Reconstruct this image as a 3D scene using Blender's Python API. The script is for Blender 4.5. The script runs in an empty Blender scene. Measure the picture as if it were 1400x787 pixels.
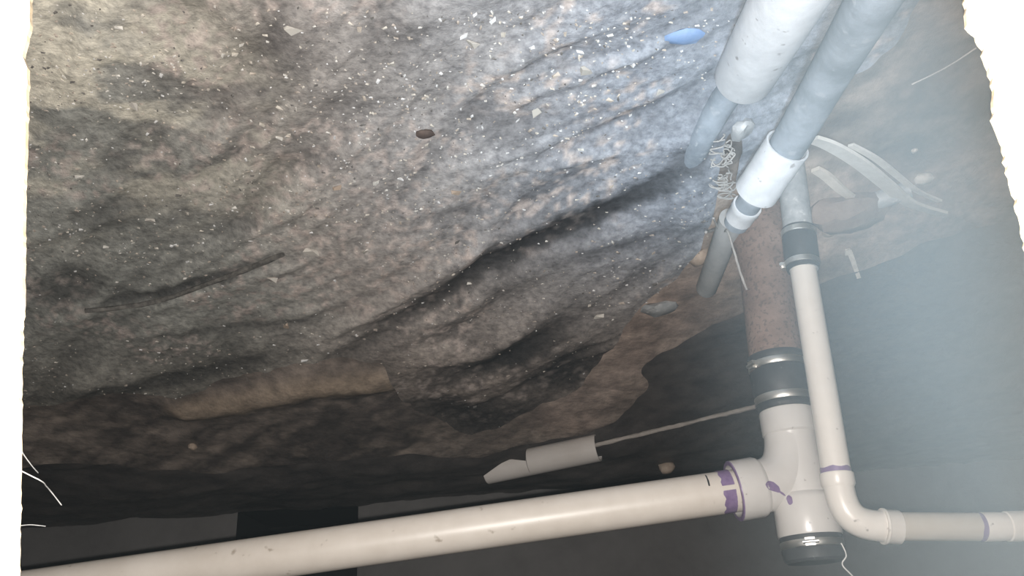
import bpy, bmesh, math, random
import numpy as np
from mathutils import Vector, Matrix
from mathutils.bvhtree import BVHTree

random.seed(7)
S = bpy.context.scene
COL = S.collection

# ------------------------------------------------------------------ camera, light, exposure
F_PX, PITCH, CAM_H, ROLL = 1100.0, math.radians(25), 0.90, math.radians(4)
sp, cp = math.sin(PITCH), math.cos(PITCH)
sr, cr = math.sin(ROLL), math.cos(ROLL)
CAM = Vector((0, 0, CAM_H))
FWD, UPV, RGT = Vector((0, cp, -sp)), Vector((0, sp, cp)), Vector((1, 0, 0))
cam_data = bpy.data.cameras.new('camera')
cam_data.sensor_width = 36.0
cam_data.lens = 36.0 * F_PX / 1400.0
cam_data.clip_start = 0.01
cam = bpy.data.objects.new('camera', cam_data)
COL.objects.link(cam)
ir = RGT * -cr + UPV * sr          # the phone was held upside down
iu = RGT * -sr - UPV * cr
cam.matrix_world = Matrix(((ir.x, iu.x, -FWD.x, CAM.x), (ir.y, iu.y, -FWD.y, CAM.y), (ir.z, iu.z, -FWD.z, CAM.z), (0, 0, 0, 1)))
S.camera = cam

world = bpy.data.worlds.new('room_light')
S.world = world
world.use_nodes = True
world.node_tree.nodes['Background'].inputs['Color'].default_value = (0.80, 0.90, 1.0, 1)
world.node_tree.nodes['Background'].inputs['Strength'].default_value = 0.10

def point_lamp(name, loc, watts, color, radius):
    l = bpy.data.lights.new(name, 'POINT')
    l.energy = watts; l.color = color; l.shadow_soft_size = radius
    o = bpy.data.objects.new(name, l); o.location = loc; COL.objects.link(o)
    return o
point_lamp('phone_flash', (-0.002, 0.014, 0.912), 92.0, (1.0, 0.965, 0.92), 0.006)
def fill_lamp(name, loc, target, watts, color, size, spread):
    l = bpy.data.lights.new(name, 'AREA'); l.shape = 'DISK'; l.size = size; l.energy = watts; l.color = color; l.spread = math.radians(spread)
    o = bpy.data.objects.new(name, l); o.location = loc; COL.objects.link(o)
    o.rotation_euler = (Vector(target) - Vector(loc)).to_track_quat('-Z', 'Y').to_euler()
    return o
fill_lamp('added_cool_fill', (0.10, -0.28, 1.38), (-0.45, 1.02, 0.16), 3.6, (0.62, 0.83, 1.0), 0.16, 52)  # added cool fill behind the camera, stands in for bluish lens flare

S.view_settings.view_transform = 'Standard'
S.view_settings.look = 'None'
S.view_settings.exposure = 0.0
S.view_settings.gamma = 1.0
S.view_settings.use_curve_mapping = False
S.cycles.use_denoising = True

# ------------------------------------------------------------------ where a sight line meets the place
def ray(x, y):
    dx, dy = x - 700.0, y - 393.5
    a, b = -dx * cr + dy * sr, dx * sr + dy * cr
    return RGT * (a / F_PX) + FWD + UPV * (b / F_PX)
def at(x, y, d): return CAM + ray(x, y) * d
def aty(x, y, Y):
    r = ray(x, y); return CAM + r * (Y / r.y)
def depth(p): return (p - CAM).dot(FWD)
def rad(px, p): return px * depth(p) / F_PX / 2

# ------------------------------------------------------------------ terrain
rng = np.random.RandomState(11)
TAB = rng.rand(256, 256)
def vnoise(x, y):
    x = np.asarray(x, float); y = np.asarray(y, float)
    xi, yi = np.floor(x).astype(int), np.floor(y).astype(int)
    fx, fy = x - xi, y - yi
    fx = fx * fx * (3 - 2 * fx); fy = fy * fy * (3 - 2 * fy)
    a, b = TAB[xi & 255, yi & 255], TAB[(xi + 1) & 255, yi & 255]
    c, d = TAB[xi & 255, (yi + 1) & 255], TAB[(xi + 1) & 255, (yi + 1) & 255]
    return (a + (b - a) * fx) * (1 - fy) + (c + (d - c) * fx) * fy
def fbm(x, y, o=4, g=0.5):
    s, a, t = 0, 1, 0
    for k in range(o):
        s = s + a * vnoise(x * 2 ** k + 17.3 * k, y * 2 ** k + 5.1 * k); t += a; a *= g
    return s / t
def sstep(a, b, v):
    t = np.clip((v - a) / (b - a), 0, 1); return t * t * (3 - 2 * t)
def base_z(x, y):
    x = np.asarray(x, float); y = np.asarray(y, float)
    t = np.clip(y - 1.1, 0, None)
    z = 0.205 * (np.sqrt(t * t + 0.02) - 0.1414 * np.exp(-t * 4))
    z = np.where(y > 2.5, z * 0 + 0.205 * (np.sqrt(1.4 ** 2 + 0.02)) + 0.02 * (1 - np.exp(-(y - 2.5) * 10)), z)
    return z
def drop(x, y, lift=0.0):
    r = ray(x, y); d, st = 0.5, 0.02
    while d < 6:
        p = CAM + r * d
        if p.z - lift <= float(base_z(p.x, p.y)): break
        d += st
    lo, hi = d - st, d
    for _ in range(18):
        m = (lo + hi) / 2; p = CAM + r * m
        if p.z - lift <= float(base_z(p.x, p.y)): hi = m
        else: lo = m
    return CAM + r * hi
def inside(px, py, poly):
    px = np.asarray(px); py = np.asarray(py); r = np.zeros(px.shape, bool); n = len(poly)
    for i in range(n):
        x0, y0 = poly[i]; x1, y1 = poly[(i + 1) % n]
        c = (y0 > py) != (y1 > py)
        with np.errstate(divide='ignore', invalid='ignore'):
            r ^= c & (px < (x1 - x0) * (py - y0) / (y1 - y0 + 1e-12) + x0)
    return r
def seg_dist(x, y, line):
    """distance to a polyline and the run along it (0..1)"""
    best = np.full(np.shape(x), 1e9); run = np.zeros(np.shape(x)); n = len(line) - 1
    for i in range(n):
        (x0, y0), (x1, y1) = line[i], line[i + 1]
        dx, dy = x1 - x0, y1 - y0
        t = np.clip(((x - x0) * dx + (y - y0) * dy) / (dx * dx + dy * dy), 0, 1)
        d = np.hypot(x - x0 - t * dx, y - y0 - t * dy)
        m = d < best
        best = np.where(m, d, best); run = np.where(m, (i + t) / n, run)
    return best, run
def ground_line(pts, lift=0.0): return [tuple(drop(*p, lift).xy) for p in pts]

# ------------------------------------------------------------------ mesh helpers
class MB:
    def __init__(s): s.v, s.f = [], []
    def ring_strip(s, rings, close_u=True, cap0=False, cap1=False):
        n = len(rings[0]); b = len(s.v)
        for r in rings: s.v += [Vector(p) for p in r]
        for i in range(len(rings) - 1):
            for k in range(n if close_u else n - 1):
                k2 = (k + 1) % n
                s.f.append((b + i * n + k, b + i * n + k2, b + (i + 1) * n + k2, b + (i + 1) * n + k))
        if cap0: s.f.append(tuple(b + k for k in reversed(range(n))))
        if cap1: s.f.append(tuple(b + (len(rings) - 1) * n + k for k in range(n)))
    def lathe(s, p0, p1, prof, seg=40, cap0=False, cap1=False, a0=0.0, a1=None):
        """prof: (distance share along p0-p1, radius)"""
        ax = (p1 - p0); z = ax.normalized()
        u = z.orthogonal().normalized() if abs(z.y) > .98 else (Vector((0, -1, 0)) - z * -z.y).normalized()
        w = z.cross(u); rings = []
        full = a1 is None
        angs = [a0 + 2 * math.pi * k / seg for k in range(seg)] if full else [a0 + (a1 - a0) * k / seg for k in range(seg + 1)]
        for t, r in prof:
            c = p0 + ax * t
            rings.append([c + (u * math.cos(a) + w * math.sin(a)) * r for a in angs])
        s.ring_strip(rings, full, cap0, cap1)
    def tube(s, pts, radii, seg=16, cap=True, wob=0.0, rnd=None):
        pts = [Vector(p) for p in pts]
        if not hasattr(radii, '__len__'): radii = [radii] * len(pts)
        t0 = (pts[1] - pts[0]).normalized(); u = t0.orthogonal().normalized(); rings = []
        for i, p in enumerate(pts):
            t = (pts[min(i + 1, len(pts) - 1)] - pts[max(i - 1, 0)]).normalized()
            u = (u - t * u.dot(t)).normalized(); w = t.cross(u)
            rings.append([p + (u * math.cos(2 * math.pi * k / seg) + w * math.sin(2 * math.pi * k / seg)) * radii[i] * (1 + (rnd.uniform(-wob, wob) if wob else 0)) for k in range(seg)])
        s.ring_strip(rings, True, cap, cap)
    def strip(s, pts, width, thick, upv, twist=None):
        """a bar of rectangular section along pts"""
        rings = []
        for i, p in enumerate(pts):
            t = (pts[min(i + 1, len(pts) - 1)] - pts[max(i - 1, 0)]).normalized()
            up = (upv - t * upv.dot(t)).normalized(); sd = t.cross(up)
            if twist:
                q = Matrix.Rotation(twist[i], 3, t); up, sd = q @ up, q @ sd
            w = width[i] if hasattr(width, '__len__') else width
            rings.append([p + sd * (w / 2) + up * thick / 2, p - sd * (w / 2) + up * thick / 2, p - sd * (w / 2) - up * thick / 2, p + sd * (w / 2) - up * thick / 2])
        s.ring_strip(rings, True, True, True)
    def box(s, c, ex, ey, ez):
        b = len(s.v)
        for sx in (-1, 1):
            for sy in (-1, 1):
                for sz in (-1, 1): s.v.append(c + ex * sx + ey * sy + ez * sz)
        for q in ((0, 1, 3, 2), (4, 6, 7, 5), (0, 4, 5, 1), (2, 3, 7, 6), (0, 2, 6, 4), (1, 5, 7, 3)): s.f.append(tuple(b + k for k in q))
    def build(s, name, m, parent=None, smooth=True, angle=40):
        org = Vector(parent['at']) if parent is not None and 'at' in parent else Vector()
        me = bpy.data.meshes.new(name)
        me.from_pydata([tuple(v - org) for v in s.v], [], s.f)
        return finish(name, me, m, parent, smooth, angle)
def finish(name, me, m, parent=None, smooth=True, angle=40):
    bm = bmesh.new(); bm.from_mesh(me)
    bmesh.ops.recalc_face_normals(bm, faces=bm.faces); bm.to_mesh(me); bm.free()
    if smooth:
        me.shade_smooth(); me.set_sharp_from_angle(angle=math.radians(angle))
    o = bpy.data.objects.new(name, me); COL.objects.link(o)
    me.materials.append(m)
    if parent is not None: o.parent = parent
    return o
def empty(name, loc, parent=None):
    o = bpy.data.objects.new(name, None); COL.objects.link(o); o.location = loc; o['at'] = tuple(loc); o.empty_display_size = .1
    return o
def tag(o, label=None, cat=None, group=None, kind=None):
    if label: o['label'] = label
    if cat: o['category'] = cat
    if group: o['group'] = group
    if kind: o['kind'] = kind
    return o
def spline(pts, n=8):
    pts = [Vector(p) for p in pts]; out = []
    for i in range(len(pts) - 1):
        p0, p1, p2, p3 = pts[max(i - 1, 0)], pts[i], pts[i + 1], pts[min(i + 2, len(pts) - 1)]
        for k in range(n):
            t = k / n
            out.append(0.5 * ((2 * p1) + (p2 - p0) * t + (2 * p0 - 5 * p1 + 4 * p2 - p3) * t * t + (3 * p1 - p0 - 3 * p2 + p3) * t ** 3))
    return out + [pts[-1]]

# ------------------------------------------------------------------ materials
def mat(name, c1, c2=None, scale=6.0, rough=.6, metal=0.0, spec=.4, bump=0.0, bscale=40.0, spots=None, attr=None, detail=5.0, lo=.35, hi=.65):
    m = bpy.data.materials.new(name); m.use_nodes = True
    nt = m.node_tree; N = nt.nodes; L = nt.links
    b = N['Principled BSDF']
    b.inputs['Roughness'].default_value = rough; b.inputs['Metallic'].default_value = metal
    b.inputs['Specular IOR Level'].default_value = spec
    tc = N.new('ShaderNodeTexCoord')
    col = None
    if attr:
        a = N.new('ShaderNodeAttribute'); a.attribute_name = attr; col = a.outputs['Color']
    if c2 is not None or attr:
        n = N.new('ShaderNodeTexNoise'); n.inputs['Scale'].default_value = scale; n.inputs['Detail'].default_value = detail
        n.inputs['Roughness'].default_value = .65
        L.new(tc.outputs['Object'], n.inputs['Vector'])
        r = N.new('ShaderNodeMapRange'); r.inputs[1].default_value = lo; r.inputs[2].default_value = hi
        L.new(n.outputs['Fac'], r.inputs[0])
        mx = N.new('ShaderNodeMix'); mx.data_type = 'RGBA'
        L.new(r.outputs[0], mx.inputs[0])
        if attr:
            mx.blend_type = 'MULTIPLY'
            mx.inputs[0].default_value = 1
            for k in list(mx.inputs[0].links): L.remove(k)
            L.new(col, mx.inputs[6])
            cr_ = N.new('ShaderNodeMix'); cr_.data_type = 'RGBA'
            cr_.inputs[6].default_value = (*c1, 1); cr_.inputs[7].default_value = (*c2, 1)
            L.new(r.outputs[0], cr_.inputs[0]); L.new(cr_.outputs[2], mx.inputs[7])
        else:
            mx.inputs[6].default_value = (*c1, 1); mx.inputs[7].default_value = (*c2, 1)
        col = mx.outputs[2]
    if spots:
        sc, th, scol, amt = spots
        n2 = N.new('ShaderNodeTexNoise'); n2.inputs['Scale'].default_value = sc; n2.inputs['Detail'].default_value = 3
        L.new(tc.outputs['Object'], n2.inputs['Vector'])
        r2 = N.new('ShaderNodeMapRange'); r2.inputs[1].default_value = th; r2.inputs[2].default_value = th + .07; r2.inputs[4].default_value = amt
        L.new(n2.outputs['Fac'], r2.inputs[0])
        m2 = N.new('ShaderNodeMix'); m2.data_type = 'RGBA'; m2.inputs[7].default_value = (*scol, 1)
        L.new(r2.outputs[0], m2.inputs[0])
        if col is not None: L.new(col, m2.inputs[6])
        else: m2.inputs[6].default_value = (*c1, 1)
        col = m2.outputs[2]
    if col is not None: L.new(col, b.inputs['Base Color'])
    else: b.inputs['Base Color'].default_value = (*c1, 1)
    if bump:
        n3 = N.new('ShaderNodeTexNoise'); n3.inputs['Scale'].default_value = bscale; n3.inputs['Detail'].default_value = 6; n3.inputs['Roughness'].default_value = .7
        L.new(tc.outputs['Object'], n3.inputs['Vector'])
        bp = N.new('ShaderNodeBump'); bp.inputs['Strength'].default_value = bump; bp.inputs['Distance'].default_value = .01
        L.new(n3.outputs['Fac'], bp.inputs['Height']); L.new(bp.outputs['Normal'], b.inputs['Normal'])
    return m
M = {
    'pvc': mat('white_pvc', (.66, .61, .555), (.74, .695, .64), 9, .34, spec=.5, spots=(70, .70, (.22, .18, .15), .7)),
    'pvc_branch': mat('cream_pvc', (.56, .50, .44), (.66, .60, .54), 7, .38, spec=.45, spots=(38, .69, (.24, .19, .14), .65)),
    'pvc_tee': mat('grey_white_pvc', (.56, .53, .505), (.63, .60, .57), 8, .3, spec=.55, spots=(90, .70, (.2, .17, .16), .7)),
    'pvc_tan': mat('tan_pvc', (.42, .37, .31), (.50, .45, .39), 8, .45, spec=.4),
    'pvc_dusty': mat('dusty_white_pvc', (.66, .67, .69), (.80, .81, .83), 24, .6, spec=.3, spots=(55, .66, (.30, .28, .28), .8), bump=.15),
    'pvc_far': mat('dull_white_pvc', (.60, .55, .51), (.70, .65, .61), 5, .32, spec=.5),
    'grey_pipe': mat('dusty_grey_pipe', (.17, .195, .225), (.36, .40, .45), 11, .65, spec=.3, bump=.2, spots=(40, .62, (.45, .47, .5), .6)),
    'galv': mat('dusty_galvanised', (.30, .31, .32), (.48, .48, .48), 30, .55, .1, .4, bump=.15, spots=(60, .62, (.62, .61, .6), .8)),
    'offcut': mat('pale_grey_pipe', (.36, .365, .37), (.48, .48, .475), 20, .6, spec=.3, bump=.1),
    'iron': mat('rusty_cast_iron', (.165, .105, .08), (.26, .175, .138), 22, .8, spec=.25, bump=.35, bscale=60, spots=(150, .55, (.085, .058, .048), .6)),
    'rubber': mat('black_rubber', (.030, .031, .033), (.05, .05, .052), 20, .55, spec=.35, spots=(80, .70, (.2, .19, .18), .6)),
    'steel': mat('clamp_steel', (.70, .68, .64), None, rough=.40, metal=.95),
    'primer': mat('purple_primer', (.165, .105, .215), (.24, .165, .29), 60, .35, spec=.5),
    'ink': mat('black_ink', (.02, .02, .022), None, rough=.5),
    'wall': mat('white_wall_paint', (.86, .86, .85), (.82, .82, .81), 5, .6),
    'board': mat('board_edge', (.42, .33, .22), (.55, .46, .33), 60, .8),
    'concrete': mat('grey_concrete', (.13, .122, .118), (.18, .17, .165), 3, .85, spec=.2, bump=.3, bscale=25),
    'block': mat('pale_concrete', (.20, .215, .22), (.25, .265, .27), 2, .85, spec=.2, bump=.1, bscale=25),
    'joist': mat('dark_boards', (.12, .09, .06), (.2, .15, .1), 6, .8),
    'void': mat('dark_recess', (.022, .021, .022), None, rough=.95, spec=.1),
    'dirt': mat('dirt', (.70, .70, .70), (1.25, 1.22, 1.2), 30, .92, spec=.15, bump=.5, bscale=45, attr='soil', detail=8),
    'sheet': mat('dusty_plastic', (.58, .58, .59), (1.42, 1.40, 1.38), 70, .62, spec=.3, bump=.45, bscale=80, attr='soil', detail=9, lo=.3, hi=.7),
    'black_sheet': mat('black_plastic', (.068, .059, .057), (.145, .125, .115), 9, .5, spec=.3, bump=.4, bscale=14, spots=(26, .66, (.12, .10, .09), .7)),
    'chips': mat('pale_debris', (.9, .9, .9), (1.1, 1.1, 1.1), 90, .7, spec=.3, attr='soil'),
    'chip': mat('plaster_chip', (.50, .46, .41), (.70, .66, .60), 60, .8, spec=.2),
    'chip_tan': mat('tan_chip', (.40, .30, .23), (.5, .40, .32), 60, .8, spec=.2),
    'wood': mat('weathered_wood', (.66, .63, .58), (.80, .77, .72), 30, .75, spec=.2),
    'wood_tan': mat('tan_wood', (.58, .51, .43), (.70, .62, .54), 30, .75, spec=.2),
    'clod': mat('brown_clod', (.19, .135, .11), (.28, .21, .175), 18, .9, spec=.15, bump=.5, bscale=50),
    'leaf': mat('brown_leaf', (.06, .045, .04), (.12, .085, .07), 30, .8),
    'straw': mat('pale_straw', (.34, .325, .31), (.46, .44, .42), 30, .8, spec=.2),
    'thread': mat('pale_thread', (.70, .68, .66), None, rough=.6),
    'blue': mat('blue_film', (.16, .26, .46), (.26, .36, .55), 30, .5),
    'rod': mat('dull_rod', (.34, .30, .27), (.44, .39, .35), 40, .7),
    'dark_rod': mat('dusty_dark_rod', (.07, .065, .06), (.20, .185, .165), 60, .8),
}

# ------------------------------------------------------------------ the setting
def color_attr(me, cols):
    a = me.color_attributes.new('soil', 'FLOAT_COLOR', 'POINT')
    a.data.foreach_set('color', np.concatenate([np.asarray(cols, np.float32), np.ones((len(cols), 1), np.float32)], 1).ravel())
def grid_mesh(name, xs, ys, zf, keep=None, colf=None):
    X, Y = np.meshgrid(xs, ys); Z = zf(X, Y); ny, nx = X.shape
    idx = np.arange(nx * ny).reshape(ny, nx)
    q = np.stack([idx[:-1, :-1], idx[:-1, 1:], idx[1:, 1:], idx[1:, :-1]], -1).reshape(-1, 4)
    P = np.stack([X, Y, Z], -1).reshape(-1, 3)
    C = colf(X, Y).reshape(-1, 3) if colf else None
    if keep is not None:
        k = keep(X, Y).ravel(); q = q[k[q].all(1)]
        used = np.unique(q); re = np.zeros(nx * ny, int); re[used] = np.arange(len(used))
        q = re[q]; P = P[used]
        if C is not None: C = C[used]
    me = bpy.data.meshes.new(name)
    me.from_pydata(P.tolist(), [], q.tolist())
    if C is not None: color_attr(me, C)
    return me
XL, XR, YF, YB, ZC = -2.0, 2.7, 0.40, 3.05, 1.25      # foundation walls and the boards above

def streak(x, y):
    a = math.radians(41); u, v = x * math.cos(a) + y * math.sin(a), -x * math.sin(a) + y * math.cos(a)
    wv = fbm(x * 2.2, y * 2.2, 2)
    return fbm(u * 2.4 + 1.5 * wv, v * 17 + 5 * wv, 5, .55)
BARE = ground_line([(1290, 270), (1200, 300), (1100, 330), (1010, 390), (920, 430), (850, 500), (790, 560)])
CLAY = ground_line([(255, 556), (330, 546), (420, 524), (520, 516)])
def floor_z(x, y): return base_z(x, y) + .032 * np.exp(-(seg_dist(x, y, CLAY)[0] / .06) ** 2) + 0.02 * (fbm(x * 7, y * 7, 5) - .5) + .01 * (fbm(x * 30 + 9, y * 30, 3) - .5) - .004
def floor_col(x, y):
    n = fbm(x * 5 + 3, y * 5, 5)[..., None]; w = fbm(x * 16 + 8, y * 16, 4)[..., None]
    st = sstep(.35, .65, streak(x, y))[..., None]
    c = np.array([.105, .088, .080]) * (1 - st) + np.array([.27, .225, .195]) * st
    d2, _ = seg_dist(x, y, BARE); k2 = (1 - sstep(.07, .22, d2 + .1 * (n[..., 0] - .5)))[..., None]
    c = c * (1 - k2) + (np.array([.26, .20, .17]) * (1 - n) + np.array([.44, .355, .31]) * n) * k2
    c = c * (.55 + .9 * w)
    c = c + np.array([.14, .115, .095]) * (sstep(.56, .66, fbm(x * 13 + 44, y * 22 + 7, 4)) * .8)[..., None]
    d, _ = seg_dist(x, y, CLAY)                      # the bare ridge of lighter clay
    k = (1 - sstep(.02, .075, d))[..., None]
    return c * (1 - .75 * k) + np.array([.42, .33, .25]) * .75 * k
fl = finish('floor', grid_mesh('floor', np.arange(XL - .05, XR + .05, .018), np.arange(YF, YB + .05, .018), floor_z, None, floor_col), M['dirt'])
tag(fl, kind='structure')

# wall with the torn hatch: a thin panel, the sight lines of the photograph graze its torn edges
LEFT = [(44, -120), (41, 0), (40, 40), (34, 62), (31, 76), (37, 92), (35, 180), (32, 250), (30, 400), (26, 500), (25, 600), (23, 700), (21, 800), (20, 860)]
RIGHT = [(1300, -120), (1321, 0), (1324, 34), (1340, 58), (1352, 92), (1359, 120), (1361, 168), (1372, 196), (1379, 232), (1390, 270), (1399, 306), (1418, 420), (1432, 600), (1436, 860)]
def torn(pts, amp, rnd):
    out = []
    for (x0, y0), (x1, y1) in zip(pts, pts[1:]):
        n = max(1, int(math.hypot(x1 - x0, y1 - y0) / 7))
        for k in range(n):
            t = k / n
            out.append((x0 + (x1 - x0) * t + rnd.gauss(0, amp), y0 + (y1 - y0) * t))
    return out + [pts[-1]]
rn = random.Random(4)
hole = [aty(x, y, YF) for x, y in torn(LEFT, .55, rn)] + [aty(x, y, YF) for x, y in reversed(torn(RIGHT, 1.5, rn))]
bm = bmesh.new()
def loop(pts):
    vs = [bm.verts.new(p) for p in pts]
    return [bm.edges.new((vs[i], vs[(i + 1) % len(vs)])) for i in range(len(vs))]
ed = loop([Vector((XL, YF, -.02)), Vector((XR, YF, -.02)), Vector((XR, YF, ZC)), Vector((XL, YF, ZC))]) + loop(hole)
r = bmesh.ops.triangle_fill(bm, use_beauty=True, use_dissolve=False, edges=ed, normal=(0, -1, 0))
fs = [f for f in bm.faces]
ex = bmesh.ops.extrude_face_region(bm, geom=fs)
for v in [g for g in ex['geom'] if isinstance(g, bmesh.types.BMVert)]: v.co.y += .0035
me = bpy.data.meshes.new('wall_front'); bm.to_mesh(me); bm.free()
wf = finish('wall_front', me, M['wall'], smooth=False)
me.materials.append(M['board'])
for p in me.polygons:
    if abs(p.normal.y) < .5 and abs(p.center.x) < 1: p.material_index = 1
tag(wf, kind='structure')

def slab(name, c, hx, hy, hz, m):
    mb = MB(); mb.box(Vector(c), Vector((hx, 0, 0)), Vector((0, hy, 0)), Vector((0, 0, hz)))
    return tag(mb.build(name, m, smooth=False), kind='structure')
slab('wall_left', (XL - .06, (YF + YB) / 2, ZC / 2 - .05), .06, (YB - YF) / 2 + .05, ZC / 2 + .1, M['block'])
slab('wall_right', (XR + .06, (YF + YB) / 2, ZC / 2 - .05), .06, (YB - YF) / 2 + .05, ZC / 2 + .1, M['concrete'])
slab('ceiling', ((XL + XR) / 2, (YF + YB) / 2, ZC + .03), (XR - XL) / 2 + .12, (YB - YF) / 2 + .12, .03, M['joist'])
# back wall with a dark rectangular recess
r0, r1 = aty(490, 684, YB), aty(326, 690, YB)
nx0, nx1, nz0, nz1 = r0.x, r1.x, r0.z + .01, r0.z + .34
mb = MB(); xs_, zs_ = [XL - .1, nx0, nx1, XR + .1], [-.1, nz0, nz1, ZC]
for i in range(3):
    for j in range(3):
        if (i, j) == (1, 1): continue
        b = len(mb.v); mb.v += [Vector((xs_[i], YB, zs_[j])), Vector((xs_[i + 1], YB, zs_[j])), Vector((xs_[i + 1], YB, zs_[j + 1])), Vector((xs_[i], YB, zs_[j + 1]))]
        mb.f.append((b, b + 1, b + 2, b + 3))
wb = tag(mb.build('wall_back', M['concrete'], smooth=False), kind='structure')
mb = MB(); mb.box(Vector(((nx0 + nx1) / 2, YB + .2, (nz0 + nz1) / 2)), Vector(((nx1 - nx0) / 2, 0, 0)), Vector((0, .2, 0)), Vector((0, 0, (nz1 - nz0) / 2)))
mb.f = [f for f in mb.f if not all(abs(mb.v[i].y - YB) < 1e-4 for i in f)]
mb.build('recess', M['void'], wb, smooth=False)

# ------------------------------------------------------------------ plastic sheets on the ground
SHEET = ground_line([(1300, -40), (1266, 5), (1230, 62), (1196, 96), (1158, 112), (1100, 165), (1045, 215), (1014, 262), (1000, 258), (1008, 215), (1012, 188), (1002, 172), (992, 210), (984, 250), (974, 300), (962, 335), (925, 385), (880, 420), (858, 446), (838, 482), (792, 538), (740, 556), (690, 590), (640, 604), (570, 575), (545, 545), (520, 500), (470, 490), (420, 496), (330, 522), (250, 548), (160, 534), (60, 552), (-30, 580)], .035)
SHEET = SHEET + [(2.2, SHEET[-1][1]), (2.2, .43), (SHEET[0][0] - .02, .43)]
FOLDS = [([(455, 488), (520, 452), (580, 418), (640, 378), (740, 330), (830, 288), (900, 258), (960, 200), (990, 140)], .034, 1.0),
         ([(555, 528), (650, 500), (735, 466), (780, 424)], .062, 1.0),
         ([(120, 420), (210, 408), (300, 378), (388, 340)], .014, .9),
         ([(40, 420), (90, 395), (140, 370)], .05, .7),
         ([(285, 350), (340, 300), (385, 235), (450, 215)], .026, .55),
         ([(120, 300), (200, 278), (280, 240), (350, 180)], .026, .4),
         ([(330, 130), (365, 80), (430, 40)], .06, .6),
         ([(250, 60), (290, 10)], .05, .35),
         ([(480, 70), (540, 50), (570, 70)], .055, .5),
         ([(610, 140), (700, 180), (760, 150)], .04, .45),
         ([(700, 360), (800, 345), (880, 330), (940, 300)], .022, .4),
         ([(520, 330), (600, 300), (700, 270), (800, 200)], .022, .35),
         ([(160, 470), (300, 455), (420, 440), (520, 400)], .020, .45),
         ([(60, 540), (160, 525), (260, 520), (400, 480)], .034, .75),
         ([(700, 540), (770, 510), (840, 468)], .10, .95), ([(560, 545), (640, 575), (720, 560)], .10, .95), ([(560, 530), (620, 590), (700, 575), (790, 520)], .10, .95)]
FOLDS = [(ground_line(p, .03), w, a) for p, w, a in FOLDS]
RIDGES = [(ground_line(p, .03), w, h) for p, w, h in [
    ([(470, 502), (600, 448), (660, 400), (760, 352), (900, 290)], .04, .022),
    ([(440, 470), (560, 405), (620, 360), (730, 312), (880, 245)], .04, .018),
    ([(560, 490), (660, 478), (760, 420)], .05, .026), ([(600, 545), (700, 505), (790, 455)], .05, .02),
    ([(110, 430), (210, 418), (300, 390), (390, 352)], .03, .014),
    
    ([(30, 545), (150, 520), (230, 535)], .06, .03),
    ([(1000, 130), (960, 220), (940, 320)], .05, .03), ([(300, 272), (380, 172), (450, 90), (520, 40)], .010, .010), ([(285, 350), (380, 285), (470, 215), (520, 170)], .012, .010), ([(200, 405), (320, 330), (420, 280), (520, 225)], .010, .008), ([(420, 470), (520, 420), (640, 345), (780, 275)], .012, .010), ([(700, 140), (790, 110), (900, 60), (980, 10)], .012, .012), ([(600, 235), (720, 205), (840, 160), (960, 100)], .010, .010), ([(40, 330), (150, 300), (260, 262)], .012, .008), ([(660, 240), (760, 222), (880, 200)], .012, .01)]]
def sheet_z(x, y):
    z = base_z(x, y) + .030 + .022 * (fbm(x * 4, y * 4, 3) - .5) +   .028 * (streak(x, y) - .5) + .007 * (fbm(x * 30, y * 30, 3) - .5)
    for l, w, h in RIDGES:
        d, t = seg_dist(x, y, l); z = z + .75 * h * np.exp(-(d / w) ** 2) * np.sin(np.pi * np.clip(t, .04, .96)) ** .5
    for l, w, a in FOLDS:
        d, t = seg_dist(x, y, l); z = z - .012 * a * np.exp(-(d / w) ** 2) * np.sin(np.pi * np.clip(t, .04, .96))
    return z
def sheet_col(x, y):
    st = streak(x, y); n = fbm(x * 9 + 40, y * 9, 5); f = fbm(x * 60, y * 60, 3); big = fbm(x * 2.5 + 7, y * 2.5 + 3, 3)
    dust = sstep(.30, .62, .5 * st + .3 * n + .2 * big)
    dust = (.52 + .48 * dust) * (.80 + .4 * f)
    bare = np.zeros(np.shape(x))
    wv = .5 + 1.0 * fbm(x * 40 + 5, y * 40, 3)
    for l, w, a in FOLDS:
        d, t = seg_dist(x, y, l)
        bare = np.maximum(bare, a * np.exp(-(d * wv / w) ** 4) * np.sin(np.pi * np.clip(t, .03, .97)) ** .5)
    dust = dust * (1 - .95 * np.clip(bare, 0, 1))
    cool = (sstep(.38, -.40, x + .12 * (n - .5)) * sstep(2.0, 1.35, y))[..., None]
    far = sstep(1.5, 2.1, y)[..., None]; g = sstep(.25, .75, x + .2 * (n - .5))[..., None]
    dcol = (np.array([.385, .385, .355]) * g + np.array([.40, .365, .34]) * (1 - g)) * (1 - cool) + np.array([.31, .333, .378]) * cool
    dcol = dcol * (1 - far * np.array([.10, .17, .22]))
    c = np.array([.026, .025, .026]) * (1 - dust[..., None]) + dcol * dust[..., None]
    sand = sstep(.45, .60, fbm(x * 7 + 90, y * 13 + 2, 5)) * sstep(.28, .60, x) * sstep(1.5, 1.0, y)   # spilt pale sand
    c = c * (1 - sand[..., None]) + np.array([.72, .675, .57]) * sand[..., None]
    crumbs = sstep(.56, .66, fbm(x * 70 + 31, y * 70, 3)) * sstep(.50, .62, fbm(x * 5 + 60, y * 5 + 11, 3)) * (1 - .8 * np.clip(bare, 0, 1))
    c = c * (1 - .8 * crumbs[..., None]) + np.array([.54, .46, .42]) * .8 * crumbs[..., None]
    return c
def keep_sheet(poly, amp=.02):
    def k(x, y):
        wx = amp * (fbm(x * 22, y * 22 + 5, 3) - .5); wy = amp * (fbm(x * 22 + 50, y * 22, 3) - .5)
        return inside(x + wx, y + wy, poly)
    return k
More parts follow.
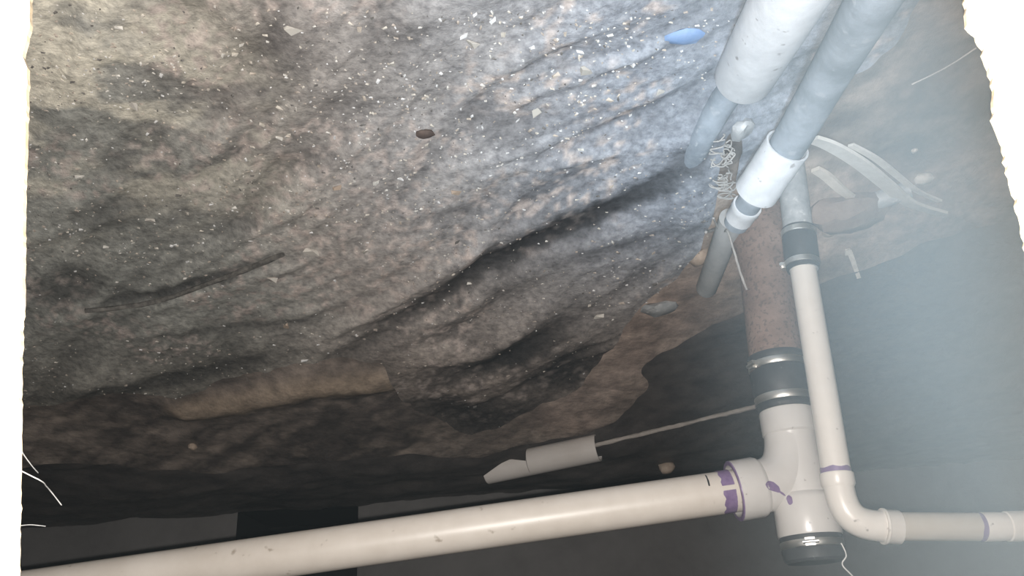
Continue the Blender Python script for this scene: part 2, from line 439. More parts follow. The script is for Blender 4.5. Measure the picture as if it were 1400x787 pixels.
me = grid_mesh('plastic_sheet', np.arange(-.95, 2.2, .0085), np.arange(.43, 3.0, .0085), sheet_z, keep_sheet(SHEET), sheet_col)
def smooth_rim(me, zf, it=7):
    bm = bmesh.new(); bm.from_mesh(me)
    lone = [v for v in bm.verts if not v.link_faces]
    if lone: bmesh.ops.delete(bm, geom=lone, context='VERTS')
    nb = {}
    for e in bm.edges:
        if len(e.link_faces) == 1:
            a, b_ = e.verts; nb.setdefault(a, []).append(b_); nb.setdefault(b_, []).append(a)
    for _ in range(it):
        new = {v: ((v.co * 2 + sum((w.co for w in l), Vector())) / (2 + len(l))) for v, l in nb.items()}
        for v, c in new.items(): v.co.x, v.co.y = c.x, c.y
    xy = np.array([v.co[:2] for v in nb])
    for v, z in zip(nb, zf(xy[:, 0], xy[:, 1])): v.co.z = z
    bm.to_mesh(me); bm.free()
smooth_rim(me, sheet_z)
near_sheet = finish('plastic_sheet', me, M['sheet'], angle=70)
tag(near_sheet, 'crumpled dusty plastic ground sheet strewn with pale debris', 'plastic sheet')

FAR = ground_line([(1330, 312), (1240, 342), (1160, 370), (1095, 392), (1015, 428), (970, 446), (930, 468), (868, 502), (880, 540), (832, 584), (735, 606), (640, 628), (560, 622), (430, 634), (300, 648), (200, 640), (90, 625), (-20, 640)], .024)
FAR = [(XL + .01, FAR[0][1] - .1)] + FAR + [(XR - .01, FAR[-1][1]), (XR - .01, YB - .01), (XL + .01, YB - .01)]
def far_z(x, y): return base_z(x, y) + .022 + .035 * (fbm(x * 4 + 20, y * 6, 4) - .5) + .018 * (streak(x * .8 + 4, y) - .5)
me = grid_mesh('black_sheet', np.arange(XL + .01, XR, .016), np.arange(1.2, YB, .016), far_z, keep_sheet(FAR, .05))
smooth_rim(me, far_z)
tag(finish('black_sheet', me, M['black_sheet'], angle=70), 'black plastic sheet spread over the ground behind the rusty pipe', 'plastic sheet')

def top_z(x, y):
    if bool(inside(np.array([x]), np.array([y]), SHEET)[0]): return float(sheet_z(np.array([x]), np.array([y]))[0])
    if bool(inside(np.array([x]), np.array([y]), FAR)[0]): return float(far_z(np.array([x]), np.array([y]))[0])
    return float(floor_z(np.array([x]), np.array([y]))[0])
def on(px, py, up=0.0):
    """point on whatever surface lies under this sight line"""
    p = drop(px, py, .015)
    for _ in range(6):
        z = top_z(p.x, p.y); r_ = ray(px, py); d = (z - CAM.z) / r_.z
        q = CAM + r_ * d; p = p.lerp(q, .6)
    p.z = top_z(p.x, p.y) + up
    return p

# ------------------------------------------------------------------ drain stack: rusty iron, rubber coupling, tee, branch pipe, capped end
YS = drop(1038, 292).y
q0, q1, q2, q3 = aty(1034, 268, YS), aty(1061, 490, YS), aty(1074.5, 562, YS), aty(1108, 733, YS)
stack = empty('drain_stack', aty(1038, 292, YS))
tag(stack, 'rusty iron drain pipe topped by a white tee with a long cream branch', 'drain pipe')
mb = MB(); L01 = (q1 - q0).length
ri = rad(70, aty(1050, 430, YS)); rh = rad(82, aty(1040, 310, YS))
mb.lathe(q0, q1 + (q1 - q0) * .12, [(0, rh), (.18, rh), (.20, rh * 1.03), (.27, rh * 1.03), (.30, rh * .98), (.36, ri * 1.06), (.42, ri), (1, ri)], 48, True, True)
iron = mb.build('iron_pipe', M['iron'], stack)
def clamp(c, ax, r, h, parent, ang, seg=48, boxed=True):
    mb = MB(); a, b_ = c - ax * h / 2, c + ax * h / 2
    mb.lathe(a, b_, [(0, r), (0, r + .0012), (.06, r + .002), (.94, r + .002), (1, r + .0012), (1, r)], seg)
    o = mb.build('clamp', M['steel'], parent)
    o['label'] = 'bright steel clamp band'
    if boxed:
        u = (Vector((0, -1, 0)) - ax * -ax.y).normalized(); w = ax.cross(u)
        dr = u * math.cos(ang) + w * math.sin(ang); tg = ax.cross(dr)
        s_ = MB(); s_.box(c + dr * (r + .005), tg * .009, dr * .004, ax * h * .55)
        s_.tube([c + dr * (r + .006) - tg * .016, c + dr * (r + .006) + tg * .014], .0042, 10)
        ob = s_.build('screw', M['steel'], o)
        ob.parent = o; ob['at'] = (0, 0, 0)
        ob.data.transform(Matrix.Translation(-Vector(parent_origin(o))))
    return o
def parent_origin(o):
    while o.parent is not None: o = o.parent
    return o['at']
# coupling is a part; its clamps are sub-parts. Sub-part meshes share the thing's origin.
def sub(mb, name, m, part, **k):
    org = Vector(parent_origin(part)); mb.v = [v - org for v in mb.v]
    return mb.build(name, m, part, **k)
def clamp_on(c, ax, r, h, part, ang=None):
    mb = MB(); a, b_ = c - ax * h / 2, c + ax * h / 2
    mb.lathe(a, b_, [(0, r), (0, r + .0012), (.08, r + .002), (.92, r + .002), (1, r + .0012), (1, r)], 48)
    if ang is not None:
        u = (Vector((0, -1, 0)) - ax * -ax.y).normalized(); w = ax.cross(u)
        dr = u * math.cos(ang) + w * math.sin(ang); tg = ax.cross(dr)
        mb.box(c + dr * (r + .004), tg * .008, dr * .004, ax * h * .55)
        mb.tube([c + dr * (r + .006) - tg * .014, c + dr * (r + .006) + tg * .012], .0038, 10)
    o = sub(mb, 'clamp', M['steel'], part); o['label'] = 'bright steel clamp band'
    return o
ax = (q2 - q1).normalized(); lc = (q2 - q1).length; rc = rad(77, q1)
mb = MB()
mb.lathe(q1 - ax * .004, q2, [(0, rc * .90), (0, rc * .98), (.03, rc), (.10, rc * .985), (.12, rc * .955), (.26, rc * .955), (.30, rc), (.68, rc * .985), (.72, rc * .94), (.88, rc * .94), (.91, rc * .98), (.97, rc * .97), (1, rc * .93), (1, rc * .8)], 48)
cpl = mb.build('rubber_coupling', M['rubber'], stack)
clamp_on(q1 + ax * lc * .16, ax, rc * .965, .0135, cpl, 1.25)
clamp_on(q1 + ax * lc * .80, ax, rc * .95, .0145, cpl, -1.6)

# tee
tax = (q3 - q2).normalized(); lt = (q3 - q2).length
rs = rad(73, q2); rb = rs * .90; rs2 = rad(86, q3)
bs = aty(1003, 671, YS); be = aty(1043, 664, YS)          # branch socket: mouth and root
bax = (be - bs).normalized(); rbs = rad(81, bs)
mb = MB()
mb.lathe(q2, q3, [(0, rs * .86), (0, rs * .97), (.015, rs), (.19, rs), (.205, rb * 1.03), (.24, rb), (.68, rb * 1.04), (.70, rs2 * .93), (.73, rs2 * .98), (.985, rs2), (1, rs2 * .98), (1, rs2 * .8)], 56)
lb = (be - bs).length
mb.lathe(bs, be, [(.5, rbs * .80), (0, rbs * .84), (0, rbs * .98), (.03, rbs), (.80, rbs), (.9, rbs * .96), (1.0, rb * 1.02)], 48)
join = aty(1080, 612, YS)
curve = []
c0, c3 = be - bax * .004, aty(1077, 590, YS)
c1 = c0 + bax * .048; c2 = c3 + tax * .055
for k in range(19):
    t = k / 18
    curve.append(c0 * (1 - t) ** 3 + c1 * 3 * t * (1 - t) ** 2 + c2 * 3 * t * t * (1 - t) + c3 * t ** 3)
mb.tube(curve, [rb * 1.05 - rb * .07 * k / 18 for k in range(19)], 40, cap=False)
tee = mb.build('tee', M['pvc_tee'], stack, angle=32)
tee['label'] = 'white sweeping tee with a socket on each end'
tbm = bmesh.new(); tbm.from_mesh(tee.data); tbvh = BVHTree.FromBMesh(tbm); tbm.free()
SORG = Vector(stack['at'])
def decal(bvh, org, outline, c, part, m, name):
    """thin skin of paint lying on a surface; outline around the centre pixel c"""
    mb = MB(); ok = []
    for rr in (.0, .5, 1.0):
        for (x, y) in (outline if rr else [c]):
            px, py = c[0] + (x - c[0]) * rr, c[1] + (y - c[1]) * rr
            h, n, _, _ = bvh.ray_cast(CAM - org, ray(px, py).normalized())
            if h is None: return None
            if n.dot(h + org - CAM) > 0: n = -n
            mb.v.append(h + n * .0006)
    n_ = len(outline)
    for k in range(n_):
        a, b_ = 1 + k, 1 + (k + 1) % n_
        mb.f.append((0, a, b_)); mb.f.append((a, a + n_, b_ + n_, b_))
    mb.v = [v for v in mb.v]
    return mb.build(name, m, part)
def oval(cx, cy, rx, ry, ang, n=14, rnd=random.Random(2)):
    ca, sa = math.cos(ang), math.sin(ang); o = []
    for k in range(n):
        t = 2 * math.pi * k / n; q = 1 + rnd.uniform(-.12, .12)
        x, y = rx * math.cos(t) * q, ry * math.sin(t) * q
        o.append((cx + x * ca - y * sa, cy + x * sa + y * ca))
    return o
decal(tbvh, SORG, oval(1056.5, 665, 11, 6, .55), (1056.5, 665), tee, M['primer'], 'primer_stain')
decal(tbvh, SORG, oval(1068.5, 673.5, 6, 1.4, .6), (1068.5, 673.5), tee, M['primer'], 'primer_stain')
decal(tbvh, SORG, oval(1080, 683.5, 4, 6.5, -.35), (1080, 683.5), tee, M['primer'], 'primer_stain')
mb = MB(); mb.lathe(bs - bax * .0006, bs + bax * .0016, [(0, rbs * .86), (0, rbs * .985), (.6, rbs * 1.004), (1, rbs * 1.004)], 48)
sub(mb, 'primer_ring', M['primer'], tee)
# branch pipe
bfar = aty(-330, 862, YS)
rp = rad(57, bs)
mb = MB(); mb.lathe(bfar, bs + bax * .012, [(0, rp), (.25, rp), (.5, rp), (.75, rp), (1, rp)], 48, True, True)
br = mb.build('branch_pipe', M['pvc_branch'], stack)
br['label'] = 'long cream pipe sloping away from the tee'
baxis = (bs - bfar).normalized()
rn = random.Random(9)
def band(part, c, axv, r, w, m, a0=-1.9, a1=1.9, jag=.25, n=40, name='primer_band'):
    u = (Vector((0, -1, 0)) - axv * -axv.y).normalized(); wv = axv.cross(u); mb = MB(); A, B = [], []
    for k in range(n + 1):
        a = a0 + (a1 - a0) * k / n; dr = u * math.cos(a) + wv * math.sin(a)
        j0, j1 = 1 + jag * math.sin(k * .55) + rn.uniform(-.3, .3) * jag, 1 + rn.uniform(-jag * .2, jag * .2)
        A.append(c - axv * w * .5 * j0 + dr * (r + .0006)); B.append(c + axv * w * .5 * j1 + dr * (r + .0006))
    mb.ring_strip([A, B], False)
    return sub(mb, name, m, part)
bc = aty(991, 672, YS)
band(br, bc, baxis, rp, .022, M['primer'], -1.9, -.12, .13)
band(br, bc, baxis, rp, .022, M['primer'], .10, 1.9, .13)
bbm = bmesh.new(); bbm.from_mesh(br.data); bbvh = BVHTree.FromBMesh(bbm); bbm.free()
decal(bbvh, SORG, [(963.5, 649), (966, 650), (969.3, 657), (971, 664), (968.8, 664.2), (967, 658)], (967.6, 657), br, M['ink'], 'pen_mark')

# rubber cap with clamp on the upper end of the tee
rcap = rs2 * .93
mb = MB(); e = q3 + tax * .044
mb.lathe(q3 - tax * .004, e, [(0, rcap * .9), (0, rcap), (.08, rcap * 1.03), (.16, rcap), (.5, rcap), (.58, rcap * 1.03), (.9, rcap * 1.0), (1, rcap * .9)], 48, False, True)
cap = mb.build('rubber_cap', M['rubber'], stack)
clamp_on(q3 + tax * .014, tax, rcap * 1.005, .012, cap, .35)

# ------------------------------------------------------------------ riser: galvanised pipe, coupling, white pipe, elbow, pipe to the wall
gb = drop(1082, 232)
YR = gb.y
g0, g1, g2 = aty(1080, 222, YR), aty(1091, 313, YR), aty(1098, 369, YR)
w1, e0 = aty(1143.5, 647, YR), aty(1146.5, 664, YR)
riser = empty('waste_riser', gb)
tag(riser, 'slim white waste pipe rising from a galvanised stub to an elbow', 'waste pipe')
mb = MB(); rg = rad(39, g1)
mb.lathe(g0, g2, [(0, rg), (.3, rg), (.6, rg), (1, rg)], 36, True, True)
mb.build('galvanised_stub', M['galv'], riser)['label'] = 'dusty galvanised pipe stub'
ax2 = (g2 - g1).normalized(); l2 = (g2 - g1).length; r2 = rad(46, g2)
mb = MB(); mb.lathe(g1, g2, [(0, r2 * .85), (0, r2 * .95), (.05, r2 * .97), (.20, r2 * .97), (.24, r2), (.70, r2), (.74, r2 * .95), (.95, r2 * .95), (1, r2 * .92), (1, r2 * .78)], 36)
c2_ = mb.build('rubber_coupling', M['rubber'], riser)
clamp_on(g1 + ax2 * l2 * .11, ax2, r2 * .965, .011, c2_)
clamp_on(g1 + ax2 * l2 * .85, ax2, r2 * .95, .011, c2_, 2.0)
rw0, rw1 = rad(35, g2), rad(39, w1); rw = (rw0 + rw1) / 2
mb = MB(); mb.lathe(g2 - ax2 * .01, e0, [(0, rw), (.33, rw), (.66, rw), (1, rw)], 36, True, True)
wp = mb.build('white_pipe', M['pvc'], riser)
wax = (w1 - g2).normalized()
band(wp, aty(1142.5, 643.5, YR), wax, rw, .0085, M['primer'], -1.9, 1.9, .25)
# elbow
h0, h1 = aty(1206, 719, YR), aty(1229, 720.5, YR)
hax = (h1 - h0).normalized(); re_ = rad(39.5, e0); rso = rad(45, e0)
mb = MB(); mb.lathe(w1, e0 + wax * .004, [(0, rso * .84), (0, rso * .97), (.05, rso), (.75, rso), (.95, re_ * 1.02), (1, re_)], 36)
cv = []; p0, p3 = e0, h0
p1, p2 = p0 + wax * .052, p3 - hax * .040
for k in range(17):
    t = k / 16
    cv.append(p0 * (1 - t) ** 3 + p1 * 3 * t * (1 - t) ** 2 + p2 * 3 * t * t * (1 - t) + p3 * t ** 3)
mb.tube(cv, re_ * 1.02, 36, cap=False)
mb.lathe(h0, h1, [(0, re_), (0, rso * 1.05), (.12, rso * 1.06), (.22, rso * 1.0), (.95, rso * .99), (1, rso * .97), (1, rso * .8)], 36)
elb = mb.build('elbow', M['pvc'], riser, angle=32)
k0, k1, kend = aty(1336, 720, YR), aty(1342, 720, YR), aty(1470, 716, YR)
wallpt = h1 + (kend - h1) * ((XL + .002 - h1.x) / (kend.x - h1.x))
mb = MB(); rt = rad(37.5, h1)
mb.lathe(h0, k1, [(0, rt), (.5, rt), (1, rt)], 36, True, True)
tp = mb.build('side_pipe', M['pvc_tan'], riser); tp['label'] = 'dull tan length of pipe beyond the elbow'
band(tp, (k0 + k1) / 2 , hax, rt, .008, M['primer'], -1.9, 1.9, .15)
hx2 = (kend - k1).normalized(); lw = (wallpt - k1).length
mb = MB(); mb.lathe(k1, wallpt, [(0, rt * .8), (0, rt * 1.04), (.025 / lw, rt * 1.04), (.032 / lw, rt * 1.02), (.038 / lw, rt * 1.0), (.04 / lw, rt * 1.08), (.12 / lw, rt * 1.08), (.122 / lw, rt * .95), (1, rt * .95)], 36, False, True)
mb.build('pipe_union', M['pvc'], riser)['label'] = 'white coupling and pipe running on to the wall'

# ------------------------------------------------------------------ large white sleeve and grey conduit near the hatch
s1 = drop(1018, 104, .052); s0 = at(1092, -28, depth(s1) * .765)
sl = empty('white_sleeve', s1)
tag(sl, 'wide dusty white pipe end lying nearest the hatch', 'pipe')
rS = rad(81, s1)
s00 = s0 + (s0 - s1) * .35
mb = MB(); mb.lathe(s00, s1, [(.0, rS * .9), (.0, rS), (.3, rS), (.6, rS), (.99, rS), (1, rS * .99), (1, rS * .92), (.7, rS * .9)], 48)
mb.build('sleeve', M['pvc_dusty'], sl)
i1 = drop(955, 198, .03)
mb = MB(); sax = (s1 - s0).normalized()
ipts = spline([s1 - sax * .08, s1 - sax * .01 - Vector((0, 0, .006)), drop(986, 142, .036), i1, drop(932, 250, -.01)], 6)
mb.tube(ipts, rS * .50, 24)
mb.build('inner_pipe', M['grey_pipe'], sl)['label'] = 'dusty grey pipe running out of the sleeve'

cd = empty('conduit', drop(1037, 262))
tag(cd, 'dusty grey conduit with a short white collar, slanting down behind the galvanised stub', 'pipe')
ca_, cb_ = drop(1077, 199, .085), drop(1034, 262, .085)
ccA = at(1196, -4, depth(ca_) * .70)
rcd = rad(50, ca_)
dA = (ca_ - ccA)
mb = MB(); mb.tube(spline([ccA - dA * .3, ccA, at(1137, 96, depth(ca_) * .855), ca_, cb_, drop(1006, 306, .075)], 6), [rcd] * 19 + [rcd - (rcd - rad(37, cb_)) * k / 6 for k in range(1, 7)] + [rad(35, cb_)] * 6, 30)
mb.build('conduit_pipe', M['grey_pipe'], cd)
rcl = rad(62, ca_); rcl2 = rad(60, cb_)
mb = MB(); mb.lathe(ca_, cb_, [(.5, rcl * .9), (0, rcl * .90), (0, rcl), (.02, rcl * 1.005), (.5, (rcl + rcl2) / 2), (1, rcl2), (1, rcl2 * .6)], 40)
col_ = mb.build('collar', M['pvc_dusty'], cd); col_['label'] = 'short white collar'
n0, n1 = drop(1022, 281, .08), drop(1010, 299, .077)
mb = MB(); rn_ = rad(40, n0)
mb.lathe(n0, n1, [(0, rn_ * .8), (0, rn_), (.25, rn_ * 1.02), (.3, rn_ * .98), (1, rn_ * .95), (1, rn_ * .8)], 32)
mb.build('rim_ring', M['pvc_dusty'], cd)

d0, d1 = drop(1001, 299, .055), drop(965, 396, .016)
mb = MB(); rd = rad(28, d1)
mb.lathe(d0, d1, [(.0, rd * 1.1), (.5, rd * 1.03), (.97, rd), (1, rd * .9), (1, rd * .8), (.85, rd * .78)], 28, True, True)
tag(mb.build('pipe_offcut', M['offcut']), 'short grey pipe offcut lying on the brown dirt beside the rusty pipe', 'pipe')

# ------------------------------------------------------------------ loose timber and scraps beside the stub
UPZ = Vector((0, 0, 1))
def lath(name, px, w, th, lift, m, label, cat, lean=None):
    pts = spline([on(x, y, l) for (x, y), l in zip(px, lift)], 6)
    mb = MB(); mb.strip(pts, [w * (.75 + .25 * math.sin(math.pi * min(1, .15 + k / len(pts)))) for k in range(len(pts))], th, UPZ, [lean or 0] * len(pts))
    return tag(mb.build(name, m, angle=30), label, cat)
lath('wood_strip', [(1106, 172), (1132, 182), (1170, 206), (1206, 236), (1240, 264), (1286, 284)], .034, .007, [.030, .03, .028, .026, .024, .014], M['wood'], 'long bent pale strip curving over the dirt mound', 'wood strip', .35)
lath('wood_strip', [(1158, 180), (1192, 201), (1224, 229), (1250, 252), (1283, 269)], .015, .005, [.030, .026, .02, .014, .010], M['wood'], 'narrower pale strip lying just behind the long bent strip', 'wood strip', .35)
lath('wood_stick', [(1112, 222), (1128, 233), (1148, 252), (1166, 266)], .021, .008, [.016, .014, .012, .010], M['wood_tan'], 'short tan stick lying between the stub and the bent strip', 'stick', .2)
p_a, p_b = on(1196, 272, .006), on(1242, 254, .006)
mb = MB(); rr_ = rad(26, p_a); mb.lathe(p_a, p_b, [(.9, rr_ * .8), (0, rr_ * .82), (0, rr_), (1, rr_), (1, rr_ * .8)], 24)
tag(mb.build('pipe_offcut', M['galv']), 'pale stub of pipe poking out under the long bent strip', 'pipe')

def lump(name, c, sx, sy, sz, m, label, cat, seed=0, rough=.22, sub_=2, group=None, rot=0.0):
    bm = bmesh.new(); bmesh.ops.create_icosphere(bm, subdivisions=sub_, radius=1)
    rr = random.Random(seed); of = Vector((rr.uniform(0, 99), rr.uniform(0, 99), 0))
    for v in bm.verts:
        k = 1 + rough * (2 * float(vnoise(v.co.x * 1.6 + of.x + v.co.z, v.co.y * 1.6 + of.y - v.co.z)) - 1) + rough * .4 * rr.uniform(-1, 1)
        v.co = Vector((v.co.x * sx * k, v.co.y * sy * k, v.co.z * sz * k))
    me = bpy.data.meshes.new(name); bm.to_mesh(me); bm.free()
    o = finish(name, me, m, angle=35); o.location = c; o.rotation_euler.z = rot
    return tag(o, label, cat, group)
lump('dirt_clod', on(1152, 284, .012), .085, .055, .042, M['clod'], 'rounded brown dirt clod beside the galvanised stub', 'dirt clod', 3, .25, 3)
lump('plaster_lump', on(1263, 240, .006), .020, .016, .012, M['chip'], 'small pale lump beyond the end of the narrow strip', 'debris', 5)
lump('plaster_lump', on(1250, 204, .003), .006, .007, .004, M['chip'], 'tiny pale crumb above the bent strips', 'debris', 6)
lump('plaster_lump', on(1133, 312, .006), .014, .022, .012, M['chip_tan'], 'small tan lump at the foot of the brown clod', 'debris', 8)
lath('plaster_shard', [(1158, 346), (1164, 354), (1170, 364)], .012, .004, [.004, .004, .004], M['chip'], 'thin pale shard on the dirt below the clod', 'debris')
lump('plaster_lump', on(955, 346, .010), .022, .030, .018, M['chip_tan'], 'pale lump wedged against the grey pipe offcut', 'debris', 9)
lump('plaster_lump', on(900, 418, .008), .045, .034, .014, M['galv'], 'flat grey slab at the torn corner of the dusty sheet', 'debris', 12, .3)
lump('stone', on(911, 634, .012), .030, .024, .022, M['chip_tan'], 'small tan stone on the black sheet', 'stone', 15)
lump('leaf', on(580, 181, .004), .016, .011, .006, M['leaf'], 'dark brown curled leaf on the dusty sheet', 'leaf', 21)
lump('pebble', on(263, 608, .006), .012, .012, .010, M['chip_tan'], 'pinkish pebble on the dark dirt past the clay ridge', 'pebble', 22)
lump('film_scrap', on(936, 49, .002), .030, .017, .005, M['blue'], 'blue plastic scrap beside the wide white pipe', 'scrap', 23)
lump('paper_scrap', on(1014, 172, .008), .016, .030, .012, M['galv'], 'pale crumpled scrap under the wide white pipe', 'scrap', 24, .4)

# straw tangle and root strands by the sheet edge
rn = random.Random(31)
mb = MB()
for k in range(34):
    cx_, cy_ = 987 + rn.uniform(-9, 10), 205 + rn.uniform(-22, 62)
    pts = []
    a = rn.uniform(0, 6.28); R_ = rn.uniform(5, 14); st_ = rn.uniform(.3, .8); ro_, sq, dr_ = rn.uniform(-.9, .6), rn.uniform(.3, .9), rn.uniform(-.9, .9); dc = depth(drop(cx_, cy_, .035))
    for j in range(9):
        t = a + j * st_
        ex_, ey_ = R_ * (1 + .25 * math.sin(j * 1.7 + st_ * 9)) * math.cos(t), R_ * sq * math.sin(t)
        qx, qy = cx_ + ex_ * math.cos(ro_) - ey_ * math.sin(ro_) + j * dr_, cy_ + ex_ * math.sin(ro_) + ey_ * math.cos(ro_) + j * .5
        q = at(qx, qy, dc - .010 - .010 * math.sin(j * .5 + a)); pts.append(q)
    mb.tube(spline(pts, 3), .0014, 6)
tag(mb.build('straw_tangle', M['straw']), 'tangle of pale curled straw at the edge of the dusty sheet', 'straw', kind='stuff')
def strand(name, pts, r, m, label, cat):
    mb = MB(); mb.tube(spline(pts, 6), r, 8, True, .2, rn); return tag(mb.build(name, m), label, cat)
strand('root', [on(972, 280, .03), on(981, 292, .05)] + [at(x, y, depth(aty(1040, 320, YS)) - .085) for x, y in ((994, 315), (1004, 345), (1012, 372), (1021, 396))], .0022, M['straw'], 'thin pale root trailing down onto the rusty pipe', 'root')
strand('twig', [on(962, 299, .03), on(974, 294, .034), on(990, 287, .036)], .0028, M['straw'], 'short pale twig crossing the thin root', 'twig')
strand('rod', [on(118, 418, .012), on(210, 405, .014), on(300, 374, .014), on(388, 338, .016)], .0055, M['dark_rod'], 'thin dark rod half buried in a crease of the dusty sheet', 'rod')
ra, rb_ = on(1062, 534, .03), on(812, 595, .03)
strand('rod', [ra + (rb_ - ra) * (k / 6) for k in range(7)], .0060, M['rod'], 'straight pale rod lying from the broken pipe to the drain pipe', 'rod')
strand('thread', [on(1244, 108, .012), on(1290, 85, .012), on(1332, 58, .012)], .0012, M['thread'], 'pale thread stretched over the ground near the torn hatch', 'thread')
# cobweb strands
eh = aty(1150, 742, YS - .05)
strand('cobweb', [eh, eh + Vector((-.004, 0, .02)), eh + Vector((.006, 0, .035)), eh + Vector((-.010, 0, .06)), eh + Vector((-.006, .0, .085)), eh + Vector((.0, 0, .2)), Vector((eh.x, eh.y, ZC + .001))], .0011, M['thread'], 'wavy pale cobweb thread hanging over the rubber cap', 'cobweb')
def web(px, r, label):
    strand('cobweb', [aty(x, y, YF + .12 + .03 * k) for k, (x, y) in enumerate(px)], r, M['thread'], label, 'cobweb')
web([(24, 606), (33, 622), (44, 637), (52, 646)], .00035, 'shorter slanting cobweb thread starting at the torn panel edge')
web([(22, 640), (56, 657), (63, 664), (70, 672), (84, 690)], .0004, 'longest bright cobweb thread, trailing away from the torn panel edge')
web([(18, 720), (40, 717), (62, 719)], .00025, 'short level cobweb thread by the panel edge')

# broken pipe shell by the back wall
hp0, hp1 = on(664, 627, .0), on(815, 595, .0)
ha = (hp1 - hp0); hz = ha.normalized(); hw = Vector((0, 0, 1)); hw = (hw - hz * hw.dot(hz)).normalized(); hd = hz.cross(hw)
rH = rad(37, hp1) 
mb = MB(); nseg = 30
def shell(tmax, r, off):
    return None
rows = []
top_px = [(0, .50), (.18, .66), (.26, .70), (.395, .61), (.40, 1.0), (1, 1.0)]
def cover(t):
    for (t0, v0), (t1, v1) in zip(top_px, top_px[1:]):
        if t <= t1: return v0 + (v1 - v0) * (t - t0) / (t1 - t0)
    return 1
outer, inner = [], []
ts = sorted(set([k / 40 for k in range(41)] + [.394, .396, .401]))
for t in ts:
    c = hp0 + ha * t + hw * (rH * .92)
    # from the underside (angle -80) up the near face to the height the break leaves
    a_hi = math.radians(150); a_lo = math.radians(150 - 235 * cover(t))
    ro, ri_ = [], []
    for k in range(nseg + 1):
        a = a_lo + (a_hi - a_lo) * k / nseg
        dr = hd * (1 if hd.y < 0 else -1) * math.cos(a) + hw * math.sin(a)
        ro.append(c + dr * rH); ri_.append(c + dr * (rH - .004))
    outer.append(ro + ri_[::-1])
mb.ring_strip(outer, True, True, True)
tag(mb.build('broken_pipe', M['pvc_far'], angle=50), 'broken length of white pipe with a jagged end on the black sheet', 'pipe')

# ------------------------------------------------------------------ debris on the dusty sheet
rn = random.Random(77)
V, Fc, C = [], [], []
n_ = 0
SP = np.array(SHEET)
cand = []
while len(cand) < 5200:
    px, py = rn.uniform(20, 1000), rn.uniform(-10, 590)
    cand.append((px, py))
PX = [drop(*c) for c in cand[:]]
xs_ = np.array([p.x for p in PX]); ys_ = np.array([p.y for p in PX])
ok = inside(xs_, ys_, SHEET)
dens = fbm(xs_ * 6 + 60, ys_ * 6 + 11, 3)
bare = np.zeros(len(xs_))
for l, w, a in FOLDS:
    d, t = seg_dist(xs_, ys_, l); bare = np.maximum(bare, a * np.exp(-(d / w) ** 2))
zs_ = sheet_z(xs_, ys_)
PAL = [(.66, .63, .58), (.60, .55, .48), (.52, .45, .38), (.74, .73, .72), (.42, .36, .31), (.16, .15, .14)]
for i in np.nonzero(ok)[0]:
    if dens[i] < rn.uniform(.25, .62) or rn.random() < bare[i] * .8: continue
    s_ = (.0013 + .0022 * rn.random() ** 3) * (1 + .6 * (rn.random() < .06))
    c = Vector((xs_[i], ys_[i], zs_[i] + s_ * .2)); b = len(V); rot = rn.uniform(0, 6.28)
    st_ = rn.uniform(1, 2.2)
    for (ux, uy, uz) in ((1, 0, -.4), (-.5, .8, -.4), (-.5, -.8, -.4), (.6, .5, .5), (-.7, 0, .6), (.4, -.6, .4)):
        x, y = ux * s_ * st_ * rn.uniform(.7, 1.2), uy * s_ * rn.uniform(.7, 1.2)
        V.append((c.x + x * math.cos(rot) - y * math.sin(rot), c.y + x * math.sin(rot) + y * math.cos(rot), c.z + uz * s_ * .9))
    for f in ((0, 1, 3), (1, 4, 3), (1, 2, 4), (2, 5, 4), (2, 0, 5), (0, 3, 5), (3, 4, 5), (0, 2, 1)): Fc.append(tuple(b + k for k in f))
    C += [rn.choice(PAL)] * 6
me = bpy.data.meshes.new('debris'); me.from_pydata(V, [], Fc); color_attr(me, C)
tag(finish('debris', me, M['chips'], smooth=False), 'fine pale crumbs sprinkled all over the dusty plastic sheet', 'debris', kind='stuff')

# larger chips, each a thing
big = [(400, 40, .011, 'cream plaster chip beside the large dark patch between the pale sand and blue scrap'),
       (645, 58, .010, 'cream plaster chip beyond the dark bare patches, well short of the wide white pipe'),
       (537, 88, .009, 'white plaster chip on the dark patch above the brown leaf'),
       (183, 144, .009, 'cream plaster chip on the pale sand by the torn panel'),
       (622, 262, .009, 'plaster chip in the pale crumbs between the brown leaf and the long dark crease'),
       (426, 342, .013, 'flat plaster chip just past the end of the thin dark rod'),
       (371, 380, .011, 'plaster chip lying just under the tip of the thin dark rod'),
       (499, 344, .011, 'plaster chip on open dusty sheet between rod tip and long dark crease'),
       (205, 300, .008, 'brownish plaster chip on a low ridge between the sand and the thin dark rod'),
       (392, 444, .009, 'plaster chip halfway between the thin dark rod and the clay ridge'),
       (800, 96, .012, 'pale plaster chip on bluish dusty plastic short of the blue scrap'),
       (734, 152, .012, 'long pale plaster chip on the bluish sheet between leaf and wide white pipe'),
       (905, 125, .011, 'plaster chip beside the grey pipe that leaves the wide white sleeve'),
       (820, 432, .013, 'pale plaster chip on the torn hem of the dusty sheet, by the flat grey slab'),
       (460, 256, .009, 'plaster chip in the short shallow crease between leaf and thin rod')]
protos = []
for k in range(5):
    rr = random.Random(100 + k); bm = bmesh.new()
    for _ in range(11):
        bm.verts.new((rr.uniform(-1, 1), rr.uniform(-.7, .7), rr.uniform(-.35, .35)))
    h = bmesh.ops.convex_hull(bm, input=bm.verts)
    bmesh.ops.delete(bm, geom=[g for g in h['geom_interior'] if isinstance(g, bmesh.types.BMVert)], context='VERTS')
    me = bpy.data.meshes.new('plaster_chip'); bm.to_mesh(me); bm.free(); me.materials.append(M['chip'] if k % 2 else M['chip_tan'] if k == 4 else M['chip'])
    protos.append(me)
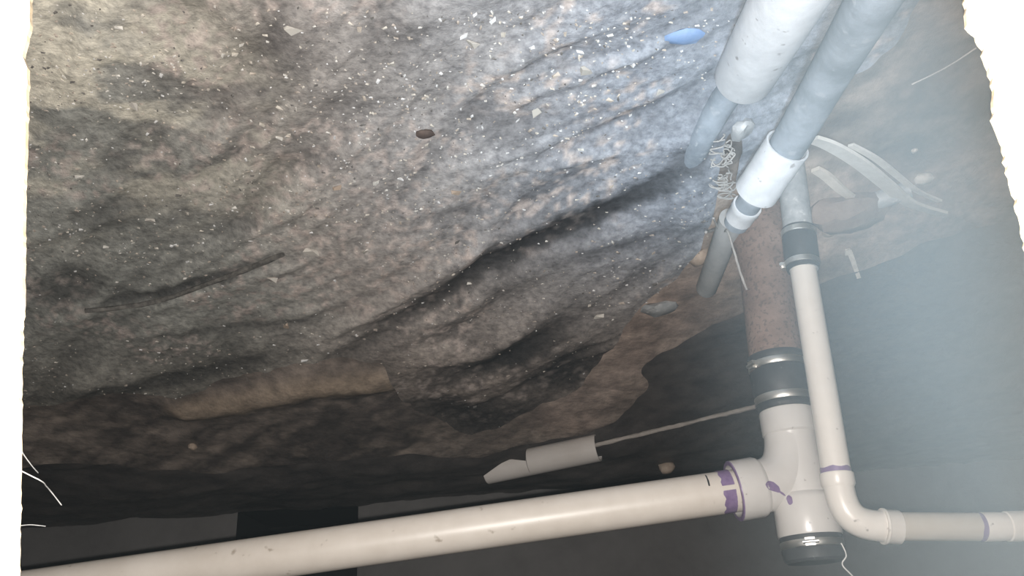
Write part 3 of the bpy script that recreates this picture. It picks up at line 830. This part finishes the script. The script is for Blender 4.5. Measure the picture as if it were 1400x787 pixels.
for k, (x, y, s_, lab) in enumerate(big):
    s_ *= 1.35
    p = on(x, y, .0)
    o = bpy.data.objects.new('plaster_chip', protos[k % 5]); COL.objects.link(o)
    o.scale = (s_, s_, s_); p.z += s_ * .12
    o.location = p; o.rotation_euler = (rn.uniform(-.3, .3), rn.uniform(-.3, .3), rn.uniform(0, 6.28))
    tag(o, lab, 'plaster chip', 'plaster chips on the dusty sheet')

# ------------------------------------------------------------------ lens glare veil, added as a scattering volume on the foundation-wall side
hz = MB(); hz.box(Vector((-.5, .95, .62)), Vector((1.45, 0, 0)), Vector((0, .53, 0)), Vector((0, 0, .61)))
hm = bpy.data.materials.new('glare_veil'); hm.use_nodes = True
nt = hm.node_tree; nt.nodes.remove(nt.nodes['Principled BSDF'])
vs = nt.nodes.new('ShaderNodeVolumeScatter'); vs.inputs['Color'].default_value = (.76, .92, 1.0, 1); vs.inputs['Anisotropy'].default_value = 0
nt.links.new(vs.outputs[0], nt.nodes['Material Output'].inputs['Volume'])
ge = nt.nodes.new('ShaderNodeNewGeometry'); sx = nt.nodes.new('ShaderNodeSeparateXYZ')
nt.links.new(ge.outputs['Position'], sx.inputs[0])
def ramp(sock, a, b, lo, hi):
    n = nt.nodes.new('ShaderNodeMapRange'); n.interpolation_type = 'SMOOTHSTEP'
    for k, v in zip((1, 2, 3, 4), (a, b, lo, hi)): n.inputs[k].default_value = v
    nt.links.new(sock, n.inputs[0]); return n.outputs[0]
def mth(op, a, b):
    n = nt.nodes.new('ShaderNodeMath'); n.operation = op
    for k, v in enumerate((a, b)):
        if isinstance(v, float): n.inputs[k].default_value = v
        else: nt.links.new(v, n.inputs[k])
    return n.outputs[0]
dens = mth('ADD', mth('MULTIPLY', ramp(sx.outputs['X'], -.10, -.46, 0, 1.08), ramp(sx.outputs['Y'], .55, 1.0, 1.0, .0)), .014)
nt.links.new(dens, vs.inputs['Density'])
tag(hz.build('veil', hm, smooth=False), 'pale blue haze of dust hanging beside the pipes', 'veil', kind='stuff')
